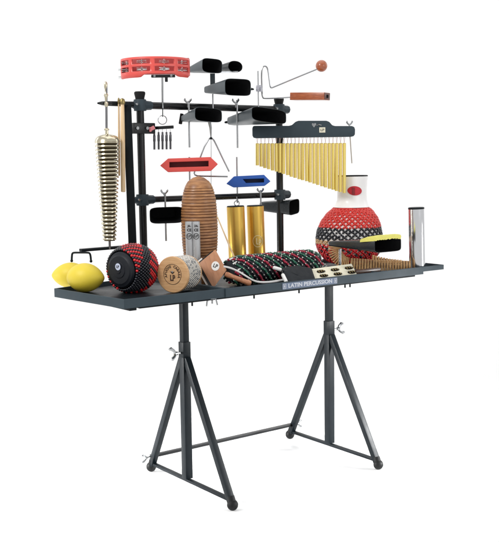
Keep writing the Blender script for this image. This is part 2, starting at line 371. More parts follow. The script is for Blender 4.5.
# ------------------------------------------------------------------ cowbells
def sect(c, X, Y, W, H, e, n=32):
    out = []
    for i in range(n):
        a = 2*math.pi*i/n; ca, sa = math.cos(a), math.sin(a)
        out.append(c+X*(W/2*math.copysign(abs(ca)**(2/e), ca))+Y*(H/2*math.copysign(abs(sa)**(2/e), sa)))
    return out
def cowbell(label, mouth, msize, back, bsize, d0, dl, e=5, mt=m_bell, eb=5, group='cowbells mounted on the rack', cat='cowbell', name='cowbell', wall=.0018, mid=None):
    """mouth / back: where the opening and the closed end lie; d0 depth of the mouth, dl how much deeper the closed end is"""
    cm = PD(*mouth, d0); cb = PD(*back, d0+dl); ax = (cb-cm).normalized()
    X = (rh-ax*rh.dot(ax)).normalized(); Y = (UP-ax*UP.dot(ax)-X*UP.dot(X)).normalized(); k = d0/F; k2 = (d0+dl)/F
    cosx = max(.45, X.dot(rh)); W, H = msize[0]*k/cosx, msize[1]*k; W2, H2 = bsize[0]*k2/cosx, bsize[1]*k2
    mb = MB(); n = 40; rings = []
    Ls = [(0, 1), (.0, 1), (.5, None), (.965, None), (1, None)]
    def ringat(t, shrink=0):
        s_ = t; ee = e+(eb-e)*t
        return sect(cm+(cb-cm)*t, X, Y, W+(W2-W)*s_-shrink*2, H+(H2-H)*s_-shrink*2, ee, n)
    seq = [ringat(t) for t in (0, .03, .25, .5, .75, .97)]+[sect(cb, X, Y, W2*.9, H2*.9, eb, n)]
    vs = [v for r_ in seq for v in r_]; fs = []
    for i in range(len(seq)-1):
        for j in range(n): fs.append((i*n+j, i*n+(j+1) % n, (i+1)*n+(j+1) % n, (i+1)*n+j))
    fs.append(tuple(range((len(seq)-1)*n, len(seq)*n)))
    # rolled lip
    o = len(vs); inn = [sect(cm-ax*.0012, X, Y, W-wall, H-wall, e, n), sect(cm+ax*.001, X, Y, W-2*wall, H-2*wall, e, n)]
    vs += [v for r_ in inn for v in r_]
    for a_, b_2 in ((0, o), (o, o+n)):
        for j in range(n): fs.append((a_+j, a_+(j+1) % n, b_2+(j+1) % n, b_2+j))
    mb.add(vs, fs)
    mb.cur = 1; ins = [ringat(t, wall) for t in (.008, .5, .95)]; vs = [v for r_ in ins for v in r_]; fs = []
    for i in range(2):
        for j in range(n): fs.append((i*n+j, i*n+(j+1) % n, (i+1)*n+(j+1) % n, (i+1)*n+j))
    fs.append(tuple(range(2*n, 3*n))); mb.add(vs, fs)
    t = thing(name, (cm+cb)/2-UP*H/2, label, cat, group)
    mb.build('body', [mt, m_void], t, sharp=40)
    return t, cm, cb, ax, X, Y, W, H
def cb_mount(t, cm, cb, Y, H, f=.55, knob=True):
    p = cm+(cb-cm)*f; MB().box(p-UP*(H*.36)-UP*.006, (.024, .024, .022), (rh, fh, UP), .003).build('mount', m_black, t)
D0 = RD
# A  upper left, top row
A = cowbell('grey cowbell in the top row directly right of the red tambourine', (212.2, 65.8), (19.5, 14), (191, 70.5), (8, 4.5), D0(212, 80, -.10), .13, 4)
rod = MB().beam(PY(212.5, 73.5, RY-.02), PY(212.8, 92, RY-.02), .022, .004, rh, .001); rod.build('stem', m_bell, A[0])
rack_rod(212.7, 94, 109, -.03, 'rod', A[0], .0035)
B = cowbell('small round-mouthed cowbell at the end of the top row, behind the bigger one', (235.3, 66.6), (14, 11), (216, 69.5), (9, 4), D0(235, 80, -.05), .11, 2.2, mt=m_bell2, eb=3)
MB().beam(PD(238, 71.8, D0(235, 80, -.045)), PD(214, 72.3, D0(214, 80, -.03)), .006, .004, UP, .001).build('bracket', m_steel, B[0])
Cc = cowbell('large wide-mouthed cowbell floating above the top crossbar left of the vibraslap', (238, 87.3), (25.5, 16.5), (207.5, 90), (7, 6.5), D0(238, 90, -.20), .16, 5)
MB().tube([PD(251, 89, dep(Cc[1])), PD(254, 89.4, dep(Cc[1]))], [.006, .003], 10).build('peg', m_dark, Cc[0])
MB().tube([PD(206.5, 89.5, dep(Cc[2])), PD(204.5, 88.3, dep(Cc[2]))], [.008, .004], 10).build('peg', m_dark, Cc[0])
Dd = cowbell('cowbell with black end knob hanging under the left half of the top crossbar', (208.5, 114.8), (26, 13.8), (184.5, 119), (7, 6), D0(208, 115, -.15), .13, 4.5)
MB().beam(PD(182, 113.6, dep(Dd[2])), PD(180.3, 124.2, dep(Dd[2])), .015, .02, rh, .003).build('knob', m_rub, Dd[0])
rack_rod(188.6, 101, 147.5, -.03, 'rod', Dd[0], .0042); wing(187.8, 102, -.03, Dd[0])
Ee = cowbell('long silver-grey cowbell with black mouth under the right end of the top crossbar', (269.2, 115.4), (35, 14.2), (231, 121.5), (8, 7.5), D0(268, 115, -.15), .17, 4.5)
MB().tube([PD(231, 121.8, dep(Ee[2])), PD(226, 122.3, dep(Ee[2])), PD(224.5, 122.5, dep(Ee[2]))], [.005, .006, .0035], 10).build('peg', m_dark, Ee[0])
rack_rod(236.9, 100, 148, -.028, 'rod', Ee[0], .0042); wing(235.6, 102.2, -.028, Ee[0])
Ff = cowbell('black cowbell facing the camera under the left of the lower crossbar', (167, 215.2), (34, 16.5), (163, 213), (23, 10), D0(167, 215, -.21), .11, 5, mt=m_bell2)
rack_rod(165, 194, 241, -.04, 'rod', Ff[0], .0042); wing(164.3, 193, -.03, Ff[0])
Gg = cowbell('black cowbell with narrow neck pointing right below the lower crossbar', (294.2, 207), (12.5, 15), (262, 206), (6, 9), D0(294, 205, -.03), .07, 5, mt=m_bell2)
rack_rod(260.7, 190, 206, -.03, 'rod', Gg[0], .004); wing(260.3, 191.5, -.03, Gg[0])
dH = dep(PZ(340, 273.5, TZ))-.02
Hh = cowbell('big dark cowbell with a pale yellow felt strip above the slatted rattle', (388, 245), (32, 14), (331, 243.5), (6, 5), dH-.13, .20, 6, mt=m_bell2, group='cowbells mounted on the rack')
del Hh[0]['group']
cm = Hh[1]; X, Y, ax = Hh[4], Hh[5], Hh[3]; W, H = Hh[6], Hh[7]; pts = []
n = 26; mb = MB(); vs = []; fs = []
for i in range(n+1):
    s_ = -W/2*.97+W*.94*i/n; jit = random.uniform(-.0015, .0015)
    for (a, z) in ((-.004, -.005+jit*1.2), (-.007, .006), (-.003, .013), (.006, .016), (.045, .015), (.080, .010), (.084, -.002)):
        drop = .004*(abs(s_)/(W/2))**6
        vs.append(cm+X*s_*(1-a*1.2)+ax*a+Y*(H/2+z-a*.12-drop+jit*.4))
for i in range(n):
    for j in range(6): fs.append((i*7+j, (i+1)*7+j, (i+1)*7+j+1, i*7+j+1))
fs += [tuple(range(7)), tuple(range(n*7, n*7+7))[::-1]]
MB().add(vs, fs).build('felt_strip', m_yfelt, Hh[0])
a_ = PD(340, 249, dH+.02); b_ = Vector((a_.x, a_.y, TZ)); MB().cyl(b_, a_, .0062, n=14).build('rod', m_steel, Hh[0])
MB().cyl(b_, b_+UP*.008, .016, n=16).build('base', m_dark, Hh[0])

# ------------------------------------------------------------------ tambourine (half-moon) on its rod
m_nick = mat('polished nickel', (.80, .80, .80), .25, .9, .05, 60)
m_redm = mat('slot shade red', (.36, .03, .03), .5, 0, .1, 30)  # darker copy of the frame red, putting slot shade into the colour
d = D0(155, 100, -.03); c0 = PD(155.5, 70, d+.03); k = d/F
t = thing('tambourine', c0-UP*.04, 'red half-moon tambourine with two rows of silver jingles at the top left of the rack', 'tambourine')
A_, B_ = 33.5*k, .13
def tp(th, z): return c0+rh*(-A_*math.cos(th))-fh*(B_*math.sin(th))+UP*z
cols = []; th = .0; slots = []
edges = [0, .22]; 
NS = 4; gap = .13; sw = (math.pi-.44-gap*(NS-1))/NS; a = .22
for i in range(NS): slots.append((a, a+sw)); a += sw+gap
ths = [0, .11]
for (s0, s1_) in slots:
    ths += [s0+(s1_-s0)*q/6 for q in range(7)]
    ths += [s1_+gap/2] if s1_ < math.pi-.3 else [math.pi-.11, math.pi]
def bot(th):
    x = -math.cos(th)
    return .012*max(0, abs(x)-.955)/.045+-.0275-(.014*max(0, min(1, (-x-.22)/.14)))-(.011*max(0, min(1, (x-.60)/.12)))
rows = [.043, .036, .034, .014, .010, .006, .004, -.016, -.019]
mb = MB(); nr = len(rows)+2
for th in ths:
    for z in rows+[-.024, None]:
        zz = bot(th) if z is None else z
        mb.v.append(tuple(tp(th, zz)))
for i in range(len(ths)-1):
    mid = (ths[i]+ths[i+1])/2; ins = any(s0 < mid < s1_ for s0, s1_ in slots)
    for j in range(nr-1):
        if ins and j in (2, 6): continue
        mb.f.append((i*nr+j, (i+1)*nr+j, (i+1)*nr+j+1, i*nr+j+1)); mb.m.append(0)
o = mb.build('frame', m_red, t)
md = o.modifiers.new('s', 'SOLIDIFY'); md.thickness = .006; md.offset = 0
mb = MB(); mb.prism([tp(th, -.012) for th in [math.pi*i/24 for i in range(25)]], UP*.004)
mb2 = MB().box(c0+fh*.004+UP*.015, (2*A_, .006, .068), (rh, fh, UP), .002).build('back_plate', m_redm, t)
for (s0, s1_) in slots:
    for z in (.024, -.006):
        mth = (s0+s1_)/2; c = c0+rh*(-A_*.93*math.cos(mth))-fh*(B_*.93*math.sin(mth))+UP*z; mb = MB()
        for dz, s_ in ((.0022, 1), (-.0022, -1)):
            mb.lathe([(0, dz+s_*.003), (.005, dz+s_*.003), (.007, dz+s_*.0005), (.020, dz), (.022, dz+s_*.0012), (.020, dz+s_*.0008)], c, UP+rh*random.uniform(-.1, .1)+fh*random.uniform(-.12, .04), 24)
        mb.cyl(c-UP*.012, c+UP*.012, .0012, n=6); mb.build('jingle', m_nick, t)
for z in (.001, -.030):
    c = c0-rh*(A_-.002)+UP*z-fh*.004; mb = MB()
    for dz in (.0025, -.0025): mb.lathe([(0, dz), (.017, dz), (.018, dz+.0008), (0, dz+.0015)], c, UP, 20)
    mb.build('jingle', m_steel, t)
pm = PD(162, 76.2, d-.085); mb = MB().beam(pm-rh*.045, pm+rh*.055, .012, .016, UP, .003).box(pm+rh*.018-UP*.012, (.012, .014, .024), (rh, fh, UP), .002)
mb.build('mount', m_black, t)
for q in (-.03, .04): MB().cyl(pm+rh*q-fh*.008, pm+rh*q-fh*.013, .005, n=10).build('bolt', m_steel, t)
a = PD(162.3, 76, d); b = PY(162.6, 104, RY-.02); MB().tube([a+fh*0, b, b-UP*.02], .0042, 12).build('rod', m_steel, t)

# ------------------------------------------------------------------ key chime hanging by a ring
d = D0(162, 120, -.03); P_ = lambda a, b, dd=0: PD(a, b, d+dd)
t = thing('bar_rattle', P_(163, 150), 'small black bar with five short dark rods hanging from a ring beside the left post', 'chime')
MB().tube([P_(162.7, 108), P_(162.7, 117)], .002, 8).build('hook', m_dark, t)
MB().torus(P_(162.4, 120), fh, .0185, .0020).build('ring', m_steel, t)
MB().beam(P_(153, 128.2, .01), P_(173.6, 127.0), .0135, .013, UP, .002).build('bar', m_black, t)
for i, u in enumerate((154.3, 158.6, 162.5, 166.5, 170.4)):
    mb = MB(); a, b = P_(u, 132+(.5 if i == 0 else 0)), P_(u+.1, 149.7-.4*i*.2); L_ = (a-b).length
    mb.lathe([(0, 0), (.0042, 0), (.0045, .004), (.0045, L_*.45), (.0056, L_*.5), (.0056, L_*.8), (.0045, L_*.84), (.004, L_), (0, L_)], b, a-b, 14)
    mb.tube([a, a+UP*.012], .0009, 6)
    mb.build('rod', mat('gunmetal', (.12, .12, .13), .25, 1) if i == 0 else bpy.data.materials['gunmetal'], t)

# ------------------------------------------------------------------ triangle
d = D0(211, 150, -.08); P_ = lambda a, b, dd=0: PD(a, b, d+dd)
t = thing('triangle', P_(211, 176), 'open steel triangle hanging from a clip above the red and blue blocks', 'triangle')
pts = [(227.7, 176.6), (215, 176.4), (204, 176.2), (197.5, 175.9), (195, 175), (194.2, 173.2), (195, 170.5), (199, 160.5), (204.5, 146.5), (208.3, 139.8), (210.2, 138.2), (212, 138.4), (214, 140.6), (217, 146.5), (222, 157), (229.2, 171.6)]
MB().tube([P_(*p) for p in pts], .0036, 12).build('rod', m_steel, t)
MB().tube([P_(209.4, 122, .0), P_(210.6, 128), P_(211, 137)], [.0075, .006, .003], 10).build('clip', m_steel, t)
MB().tube([P_(211.1, 137), P_(211.2, 146), P_(211.1, 187, .03)], .0015, 6).build('cord', m_steel, t)
MB().ball(P_(211, 138.3, -.004), .006, 10).build('knot', m_dark, t)

# ------------------------------------------------------------------ vibraslap
d = D0(258, 100, -.03); P_ = lambda a, b, dd=0: PD(a, b, d+dd)
t = thing('vibraslap', P_(258, 108), 'vibraslap with wooden ball and redwood box on a bent wire above the rack', 'vibraslap')
rack_rod(258, 71, 108, -.03, 'rod', t, .003)
mb = MB(); c = P_(258.7, 88.5)
mb.box(c, (.026, .022, .030), (rh, fh, UP), .004).cyl(c-fh*.011-rh*.004, c-fh*.022-rh*.004, .008, n=8).box(c+rh*.010-UP*.006, (.012, .03, .020), (rh, fh, UP), .003).cyl(c+rh*.006+UP*.008-fh*.02, c+rh*.006+UP*.008+fh*.02, .006, n=10)
mb.build('clamp', mat('pale zinc', (.60, .60, .66), .3, .8), t)
def smooth_path(px, f, it=2):
    p = [f(*q) for q in px]
    for _ in range(it):
        n_ = [p[0]]
        for a, b in zip(p, p[1:]): n_ += [a*.75+b*.25, a*.25+b*.75]
        p = n_+[p[-1]]
    return p
MB().tube(smooth_path([(262.3, 94), (261.7, 84), (261.5, 74), (262, 68.5), (264, 65.8), (266.8, 66.8), (268.2, 71), (269.3, 80), (270.3, 87.2), (271.4, 88), (274, 87), (295, 78.2), (317.5, 69)], P_), .0034, 10).build('wire', m_steel, t)
MB().tube(smooth_path([(261.8, 91), (262, 94.8), (262.8, 98), (265, 98.6), (280, 98), (295, 97)], P_), .0034, 10).build('wire', m_steel, t)
MB().ball(P_(321.5, 66), 5.8*d/F, 32).build('ball', w_red, t)
e0, e1 = P_(293, 96.6, .02), P_(327, 96.4, -.075); ax = (e1-e0).normalized(); sd = ax.cross(UP).normalized()
bx = MB().beam(e0, e1, .058, .034, sd, .002).build('sound_box', w_red, t)
up_ = sd.cross(ax).normalized()*-1
MB().box(e1+ax*.0008, (.052, .030, .002), (sd, up_, ax), .0006).build('end_panel', w_redd, bx)
MB().box(e1+ax*.0022, (.018, .014, .001), (sd, up_, ax)).build('opening', m_void, bx)  # flat black plate; the darkness of a hole is only its colour

# ------------------------------------------------------------------ bar chimes
d = D0(280, 130, -.09); P_ = lambda a, b, dd=0: PD(a, b, d+dd)
t = thing('bar_chimes', P_(303, 195), 'golden bar chimes hanging from a slate grey wooden beam at the right of the rack', 'chimes')
ol = [(254.5, 125.8), (289, 125.8), (292, 125.0), (295.5, 121.8), (298.5, 120.7), (326.5, 120.7), (329.3, 121.8), (332.3, 125.2), (335, 126), (352, 126), (354.3, 127), (355.2, 129.5), (355, 134.5), (353.6, 136.3), (351, 136.8), (256, 138.2), (253.5, 137.6), (252.4, 135.5), (252.3, 128.3), (253, 126.4)]
beam = MB().prism([P_(*p) for p in ol], fh*.034, .0028).build('beam', m_slate, t)
MB().box(P_(322.3, 130, -.001), (.028, .0022, .024), (rh, fh, UP), .0005).build('label_plate', m_cream, beam)
letters('lettering', 'LP', .015, P_(322.3, 130, -.0035), rh, UP, m_ink, beam, sx=1.2)
mb = MB(); c = P_(314, 125.2, -.003); mb.prism([c+rh*x*.009+UP*z*.009 for x, z in ((0, -1.2), (1.1, .2), (.9, 1), (.3, 1.1), (0, .7), (-.5, 1.1), (-1.1, .8), (-1.1, .1))], fh*.003, .0006)
mb.tube([P_(316.5, 125.5, -.003), P_(319, 124.6, -.006), P_(321.5, 125.3, -.003)], .0018, 8); mb.build('metal_catch', m_steel, beam)
NT = 24; cord = MB()
for i in range(NT):
    f_ = i/(NT-1); u = 257.3+(344.3-257.3)*f_; b0 = 165.2+(193.3-165.2)*(f_**.96); tpv = 143.3-.3*f_
    a, b = P_(u, tpv, .017), P_(u+random.uniform(-.35, .35), b0+random.uniform(-.3, .3), .017+random.uniform(-.004, .004))
    r_ = .0081; L_ = (a-b).length
    MB().lathe([(0, .0), (r_*.72, 0), (r_*.72, .003), (r_, .0), (r_, L_-.0015), (r_*.8, L_), (0, L_)], b, a-b, 18).build('tube', m_chime, t)
    cord.tube([P_(u-.8, 136.5, .012), a, P_(u+.8, 136.5, .020)], .0012, 5)
cord.build('cord', mat('pink nylon cord', (.75, .55, .5), .6), t)
wing_screw(P_(349.5, 129.0, .012), UP, rh, t, .75, 'wing_nut')
MB().cyl(P_(350, 136, .018), P_(351.9, 163.3, .02), .0028, n=10).build('striker', mat('grey rod', (.42, .38, .33), .4, .6), t)
MB().tube([P_(281, 138, .04), P_(280.6, 142, .05), PY(280, 144, RY)], .011, 10).build('bracket', m_dark, t)

# ------------------------------------------------------------------ jam blocks
def jam(name, label, L_, R_, sx0, sx1, hh, hc, ins, out, dk, slot, tilt=0, rodu=None, rv=(0, 0), dd=0):
    """pointed box with a long slot; pixels give where the ends and corners are, depth keeps its thickness"""
    d = D0((L_[0]+R_[0])/2, L_[1], -.06); P_ = lambda a, b, e=0: PD(a, b, d+e)
    t = thing(name, P_((L_[0]+R_[0])/2, hc+hh), label, 'jam block', 'slotted plastic blocks on the rack')
    fr = [L_, (sx0, hc-hh+tilt), (sx1, hc-hh), R_, (sx1, hc+hh-1), (sx0, hc+hh+tilt)]
    return t, d, P_, fr
def jamblock(name, label, fr, slot, mt, mtd, du, rod, thick=.05, wn=None):
    uc = sum(p[0] for p in fr)/len(fr); vc = sum(p[1] for p in fr)/len(fr)
    d = D0(uc, vc, -.09); P_ = lambda a, b, e=0: PD(a, b, d+e)
    t = thing(name, P_(uc, vc+6), label, 'jam block', 'slotted plastic blocks on the rack')
    # front face with slot hole: ring between outline and slot
    bm = bmesh.new(); O = [bm.verts.new(P_(*p)) for p in fr]; I = [bm.verts.new(P_(*p, .0)) for p in slot]
    I2 = [bm.verts.new(P_(*p, thick*.75)) for p in slot]; O2 = [bm.verts.new(P_(*p, thick)) for p in fr]
    n = len(fr); assert n == 6 and len(slot) == 4
    # outline: 0 left tip,1 top-left,2 top-right,3 right tip,4 bottom-right,5 bottom-left ; slot: 0 TL,1 TR,2 BR,3 BL
    for f in ((O[0], O[1], I[0]), (O[0], I[0], I[3]), (O[0], I[3], O[5]), (O[1], O[2], I[1], I[0]), (O[2], O[3], I[1]), (O[3], I[2], I[1]), (O[3], O[4], I[2]), (O[5], I[3], I[2], O[4])): bm.faces.new(f)
    for i in range(6): bm.faces.new((O[i], O2[i], O2[(i+1) % 6], O[(i+1) % 6]))
    bm.faces.new(O2)
    sl = []
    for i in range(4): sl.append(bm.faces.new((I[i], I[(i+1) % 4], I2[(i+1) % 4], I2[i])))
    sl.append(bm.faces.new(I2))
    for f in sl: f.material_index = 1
    bmesh.ops.recalc_face_normals(bm, faces=bm.faces[:])
    oe = [e for e in bm.edges if (e.verts[0] in O and e.verts[1] in O) or (e.verts[0] in O2 and e.verts[1] in O2) or (e.verts[0] in O and e.verts[1] in O2) or (e.verts[0] in O2 and e.verts[1] in O) or (e.verts[0] in I and e.verts[1] in I)]
    bmesh.ops.bevel(bm, geom=oe, offset=.0036, segments=3, profile=.6, affect='EDGES')
    me = bpy.data.meshes.new('body'); bm.to_mesh(me); bm.free(); me.materials.append(mt); me.materials.append(mtd)
    me.polygons.foreach_set('use_smooth', [True]*len(me.polygons)); me.set_sharp_from_angle(angle=math.radians(30))
    link('body', me, t)
    rack_rod(rod[0], rod[1], rod[2], .02, 'rod', t, .004)
    return t, P_
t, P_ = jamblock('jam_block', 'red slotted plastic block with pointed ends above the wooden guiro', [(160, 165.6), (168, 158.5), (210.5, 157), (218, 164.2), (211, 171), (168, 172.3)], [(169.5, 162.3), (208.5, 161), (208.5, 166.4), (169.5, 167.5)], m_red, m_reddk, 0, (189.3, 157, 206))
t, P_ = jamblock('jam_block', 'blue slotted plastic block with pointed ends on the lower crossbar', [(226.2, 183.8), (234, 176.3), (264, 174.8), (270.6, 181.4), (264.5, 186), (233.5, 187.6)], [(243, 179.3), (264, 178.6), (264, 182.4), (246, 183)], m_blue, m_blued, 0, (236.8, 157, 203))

# ------------------------------------------------------------------ bell tree bracket and bell tree
yb_ = .24
t0, t1 = PY(127, 102.5, yb_), PY(133.5, 262, yb_-.02); t1.z = TZ
BS = thing('bell_tree_stand', t1, 'flat black upright with two side arms holding the bell tree', 'stand')
MB().beam(t1, t0, .034, .014, rh, .002).build('upright', m_dark, BS)
a, b = PY(97.5, 103.2, yb_), PY(133, 104.3, yb_)
mb = MB().tube([a, a+(b-a)*.12, a+(b-a)*.3, b], [.003, .008, .010, .0115], 14); mb.build('arm', m_dark, BS)
a, b = PY(80.5, 250.3, yb_-.01), PY(131, 246.3, yb_-.01)
MB().beam(a, b, .012, .026, UP, .002).build('arm', m_dark, BS)
d = dep(a)-.01; P_ = lambda a, b, e=0: PD(a, b, d+e)
MB().tube(smooth_path([(71.7, 260.5), (71.9, 256), (72.3, 253.3), (74, 252.6), (80, 252.6), (88, 252.6), (89.8, 253.3), (90.6, 256), (91, 260.8)], P_, 1), .0042, 10).ball(P_(71.7, 260.8), .006, 12).ball(P_(91, 261.2), .006, 12).build('hook_bar', m_dark, BS)
MB().beam(PY(100.5, 103.2, yb_-.012)-rh*.004, PY(112, 103.4, yb_-.012), .012, .01, UP, .002).build('clip', m_black, BS)
d = dep(PY(107, 180, yb_-.02)); P_ = lambda a, b, e=0: PD(a, b, d+e)
BT = thing('bell_tree', P_(110, 247), 'tall brass bell tree of nested bells tapering down beside the left upright', 'bell tree')
MB().tube([P_(106.3, 84), P_(106.6, 136), P_(109.8, 249)], .005, 12).build('rod', mat('dark steel rod', (.20, .20, .21), .3, .9), BT)
mb = MB(); zt_, k = P_(106.2, 102), d/F
mb.lathe([(0, -.02), (.006, -.02), (.009, -.006), (.005, 0), (.006, .018), (.0095, .028), (.005, .038), (.0045, .05), (.007, .06), (.0075, .075), (.004, .082), (0, .083)], zt_, UP, 20); mb.build('finial', m_brass, BT)
MB().lathe([(0, 0), (.010, 0), (.011, .004), (.006, .010), (0, .012)], P_(106.7, 130.5), UP, 20).lathe([(0, 0), (.007, 0), (.006, .014), (0, .014)], P_(106.8, 134), UP, 16).build('collar', m_brass, BT)
NB = 27; vv = 136.0
for i in range(NB):
    f_ = i/(NB-1); v = 136.5+(237-136.5)*f_; u = 107.3+2.2*f_
    R_ = (12.7-5.9*f_**1.15)*k; c = P_(u, v)
    tl = Vector((random.uniform(-.012, .012), random.uniform(-.012, .012), 1)); e_ = 1.9 if i == 0 else 1
    q = [(.004, .001), (R_*.40, .0006), (R_*.74, -.0006*e_), (R_*.90, -.0026*e_), (R_*.965, -.0056*e_), (R_*.985, -.0090*e_), (R_, -.0118*e_), (R_*.985, -.0128*e_), (R_*.94, -.0120*e_), (R_*.88, -.0072*e_), (R_*.7, -.0044), (.004, -.003)]
    if i: q = [(r_, z_*.88) for r_, z_ in q]
    else: q = [(.004, .010), (R_*.28, .009), (R_*.52, .006), (R_*.74, .001), (R_*.90, -.007), (R_*.97, -.016), (R_, -.0215), (R_*.97, -.023), (R_*.92, -.020), (R_*.85, -.008), (.004, -.003)]
    MB().lathe(q, c, tl, 36).build('bell', m_brass, BT)
mb = MB()
for i in range(NB): 
    f_ = i/(NB-1); R_ = (12.7-5.9*f_**1.15)*k; c = P_(107.3+2.2*f_, 136.5+(237-136.5)*f_)
    mb.lathe([(0, -.004), (R_*.82, -.007), (R_*.80, -.0155), (0, -.0162)], c, UP, 24)
mb.build('core', m_bellgap, BT)  # spacers added so the gaps between bells look dark

# sticks clipped beside it
def stick(label, a, b, r, dd, knob=False, g='wooden sticks hanging by the bell tree'):
    d = dep(PY(122, 150, yb_-.03))+dd; p, q = PD(*a, d), PD(*b, d); t = thing('wooden_stick', q, label, 'stick', g)
    n = (p-q); L_ = n.length
    MB().lathe([(0, 0), (r*.7, .0005), (r, .003), (r, L_*.6), (r*.8, L_-.004), (r*.6, L_), (0, L_)], q, n, 16).build('shaft', w_stick, t)
    if knob: MB().lathe([(0, L_-.014), (r*1.1, L_-.014), (r*1.3, L_-.004), (r*.9, L_+.008), (0, L_+.012)], q, n, 16).build('ferrule', m_brassd, t)
stick('longer pale wooden stick hanging against the flat black upright', (122.3, 101), (123.2, 192.2), .0098, 0, True)
stick('thinner wooden stick hanging between the bell tree and the longer stick', (118.7, 100.5), (119.3, 176), .0042, .01, True)

# ------------------------------------------------------------------ gold tubes hanging / standing behind the beaded tube
def goldtube(label, u0_, u1_, v0_, v1_, lean, ring, logo):
    d = D0((u0_+u1_)/2, v0_, -.10); k = d/F; r_ = (u1_-u0_)/2*k
    top = PD((u0_+u1_)/2, v0_+1.2, d); bot_ = PD((u0_+u1_)/2+lean, v1_, d); ax = top-bot_; L_ = ax.length
    t = thing('tube_shaker', bot_, label, 'shaker', 'golden metal tubes behind the beaded tube')
    MB().lathe([(r_-.002, .001), (r_, 0), (r_, L_), (r_-.002, L_-.001)], bot_, ax, 40).build('body', m_gold, t)
    MB().lathe([(0, L_-.004), (r_-.001, L_-.004), (r_-.001, L_+.0035), (r_-.004, L_+.005), (0, L_+.005)], bot_, ax, 40).build('end_cap', m_dark, t)
    MB().lathe([(0, -.003), (r_-.001, -.003), (r_-.001, .004), (0, .004)], bot_, ax, 40).build('end_cap', m_dark, t)
    if ring: MB().torus(top+UP*.016+rh*.006, fh, .011, .0022, 24, 8).tube([top+UP*.028+rh*.006, top+UP*.045+rh*.006], .002, 8).build('ring', m_steel, t)
    if logo:
        c = PD(258.5, 240, d)-fh*(r_*.97)+rh*0; n = 40; mb = MB()
        # ring print wrapped on the tube surface
        ctr = bot_+ax*((240-v1_)/(v0_-v1_)); X = rh; 
        def onsurf(x, z, e=.0004):
            x = max(-r_*.98, min(r_*.98, x)); return ctr+rh*x-fh*(math.sqrt(r_*r_-x*x)+e)+UP*z
        def strip(pts, wd):
            vs = []; fs = []
            for i, (x, z) in enumerate(pts):
                nx, nz = pts[(i+1) % len(pts)]; px_, pz_ = pts[i-1]; tx, tz = nx-px_, nz-pz_; l = math.hypot(tx, tz) or 1
                vs += [onsurf(x-tz/l*wd, z+tx/l*wd), onsurf(x+tz/l*wd, z-tx/l*wd)]
            return vs
        pts = [(x0_:=.022*math.cos(2*math.pi*i/n)+.006, .026*math.sin(2*math.pi*i/n)) for i in range(n)]
        vs = strip(pts, .0012); mb.add(vs, [(2*i, 2*i+1, (2*i+3) % (2*n), (2*i+2) % (2*n)) for i in range(n)])
        for seg in ([(.001, .014), (.001, -.013), (.008, -.013)], [(.012, .006), (.012, -.018)], [(.012, .006), (.018, .006), (.0205, .001), (.018, -.006), (.012, -.006)]):
            sp = [];
            for i in range(len(seg)-1):
                a, b = seg[i], seg[i+1]; l = math.hypot(b[0]-a[0], b[1]-a[1]); nx, nz = -(b[1]-a[1])/l*.0017, (b[0]-a[0])/l*.0017
                mb.add([onsurf(a[0]+nx, a[1]+nz), onsurf(a[0]-nx, a[1]-nz), onsurf(b[0]-nx, b[1]-nz), onsurf(b[0]+nx, b[1]+nz)], [(0, 1, 2, 3)])
        mb.build('printed_emblem', m_pgold, t, smooth=False)
goldtube('plain golden tube shaker hanging by a ring, left of its twin', 226.6, 244.4, 205.6, 262, 2.2, True, False)
goldtube('golden tube shaker with a round pale print, right of the plain one', 246.6, 263.8, 205, 262, 2.0, False, True)

# ------------------------------------------------------------------ guiro
gb = PD(200.5, 266, dep(PZ(200, 283, TZ))); k = dep(gb)/F
gb.z = TZ; gtop = PD(198.3, 176, dep(gb)); ax = gtop-gb; L_ = ax.length
t = thing('guiro', gb, 'large ribbed brown wooden guiro standing behind the silver shakers', 'guiro')
def gr(f_):  # radius at height fraction
    pts = [(0, .60), (.06, .72), (.2, .87), (.36, .97), (.5, 1.0), (.66, .985), (.78, .93), (.86, .83), (.92, .68), (.96, .50), (.985, .30), (1, 0)]
    for (a, b), (c, d_) in zip(pts, pts[1:]):
        if a <= f_ <= c:
            s_ = (f_-a)/(c-a); return b+(d_-b)*s_
    return 0
Rm = 18.4*k; prof = [(0, 0)]; prof2 = []
Nst = 260; 
mb = MB(); mb.cur = 0
def rad(f_):
    base = sum(gr(min(1, max(0, f_+q)))*w_ for q, w_ in ((-.03, .2), (-.015, .25), (0, .3), (.01, .25)) ) if .03 < f_ < .955 else gr(f_)
    return base*Rm
rings = []; matz = []
z = 0.0
for i in range(Nst+1):
    f_ = i/Nst; r_ = rad(f_)
    if .07 < f_ < .885:
        ph = ((f_-.07)/(.815/30)+.10*math.sin(f_*37)) % 1; g_ = 1 if ph < .30 else 0
        if g_: r_ -= .0026*math.sin(math.pi*ph/.30)**.5
    else: g_ = 0
    rings.append((r_, f_*L_)); matz.append(g_)
n = 48; 
mb.lathe(rings, gb, ax, n)
mb.m = [matz[min(Nst, (j//n))] for j in range(len(mb.f))]
mb.build('body', [w_guiro, w_guirod], t, sharp=50)
# rib index of faces: lathe adds n faces per ring, the order is kept
a, b = PD(217.2, 216.5, dep(gb)-.09), PD(234.5, 258, dep(gb)-.09)
st = thing('scraper_stick', b, 'thin pale scraper stick leaning right of the guiro', 'stick'); MB().tube([a, b], [.0026, .0036], 12).build('shaft', w_stick, st)

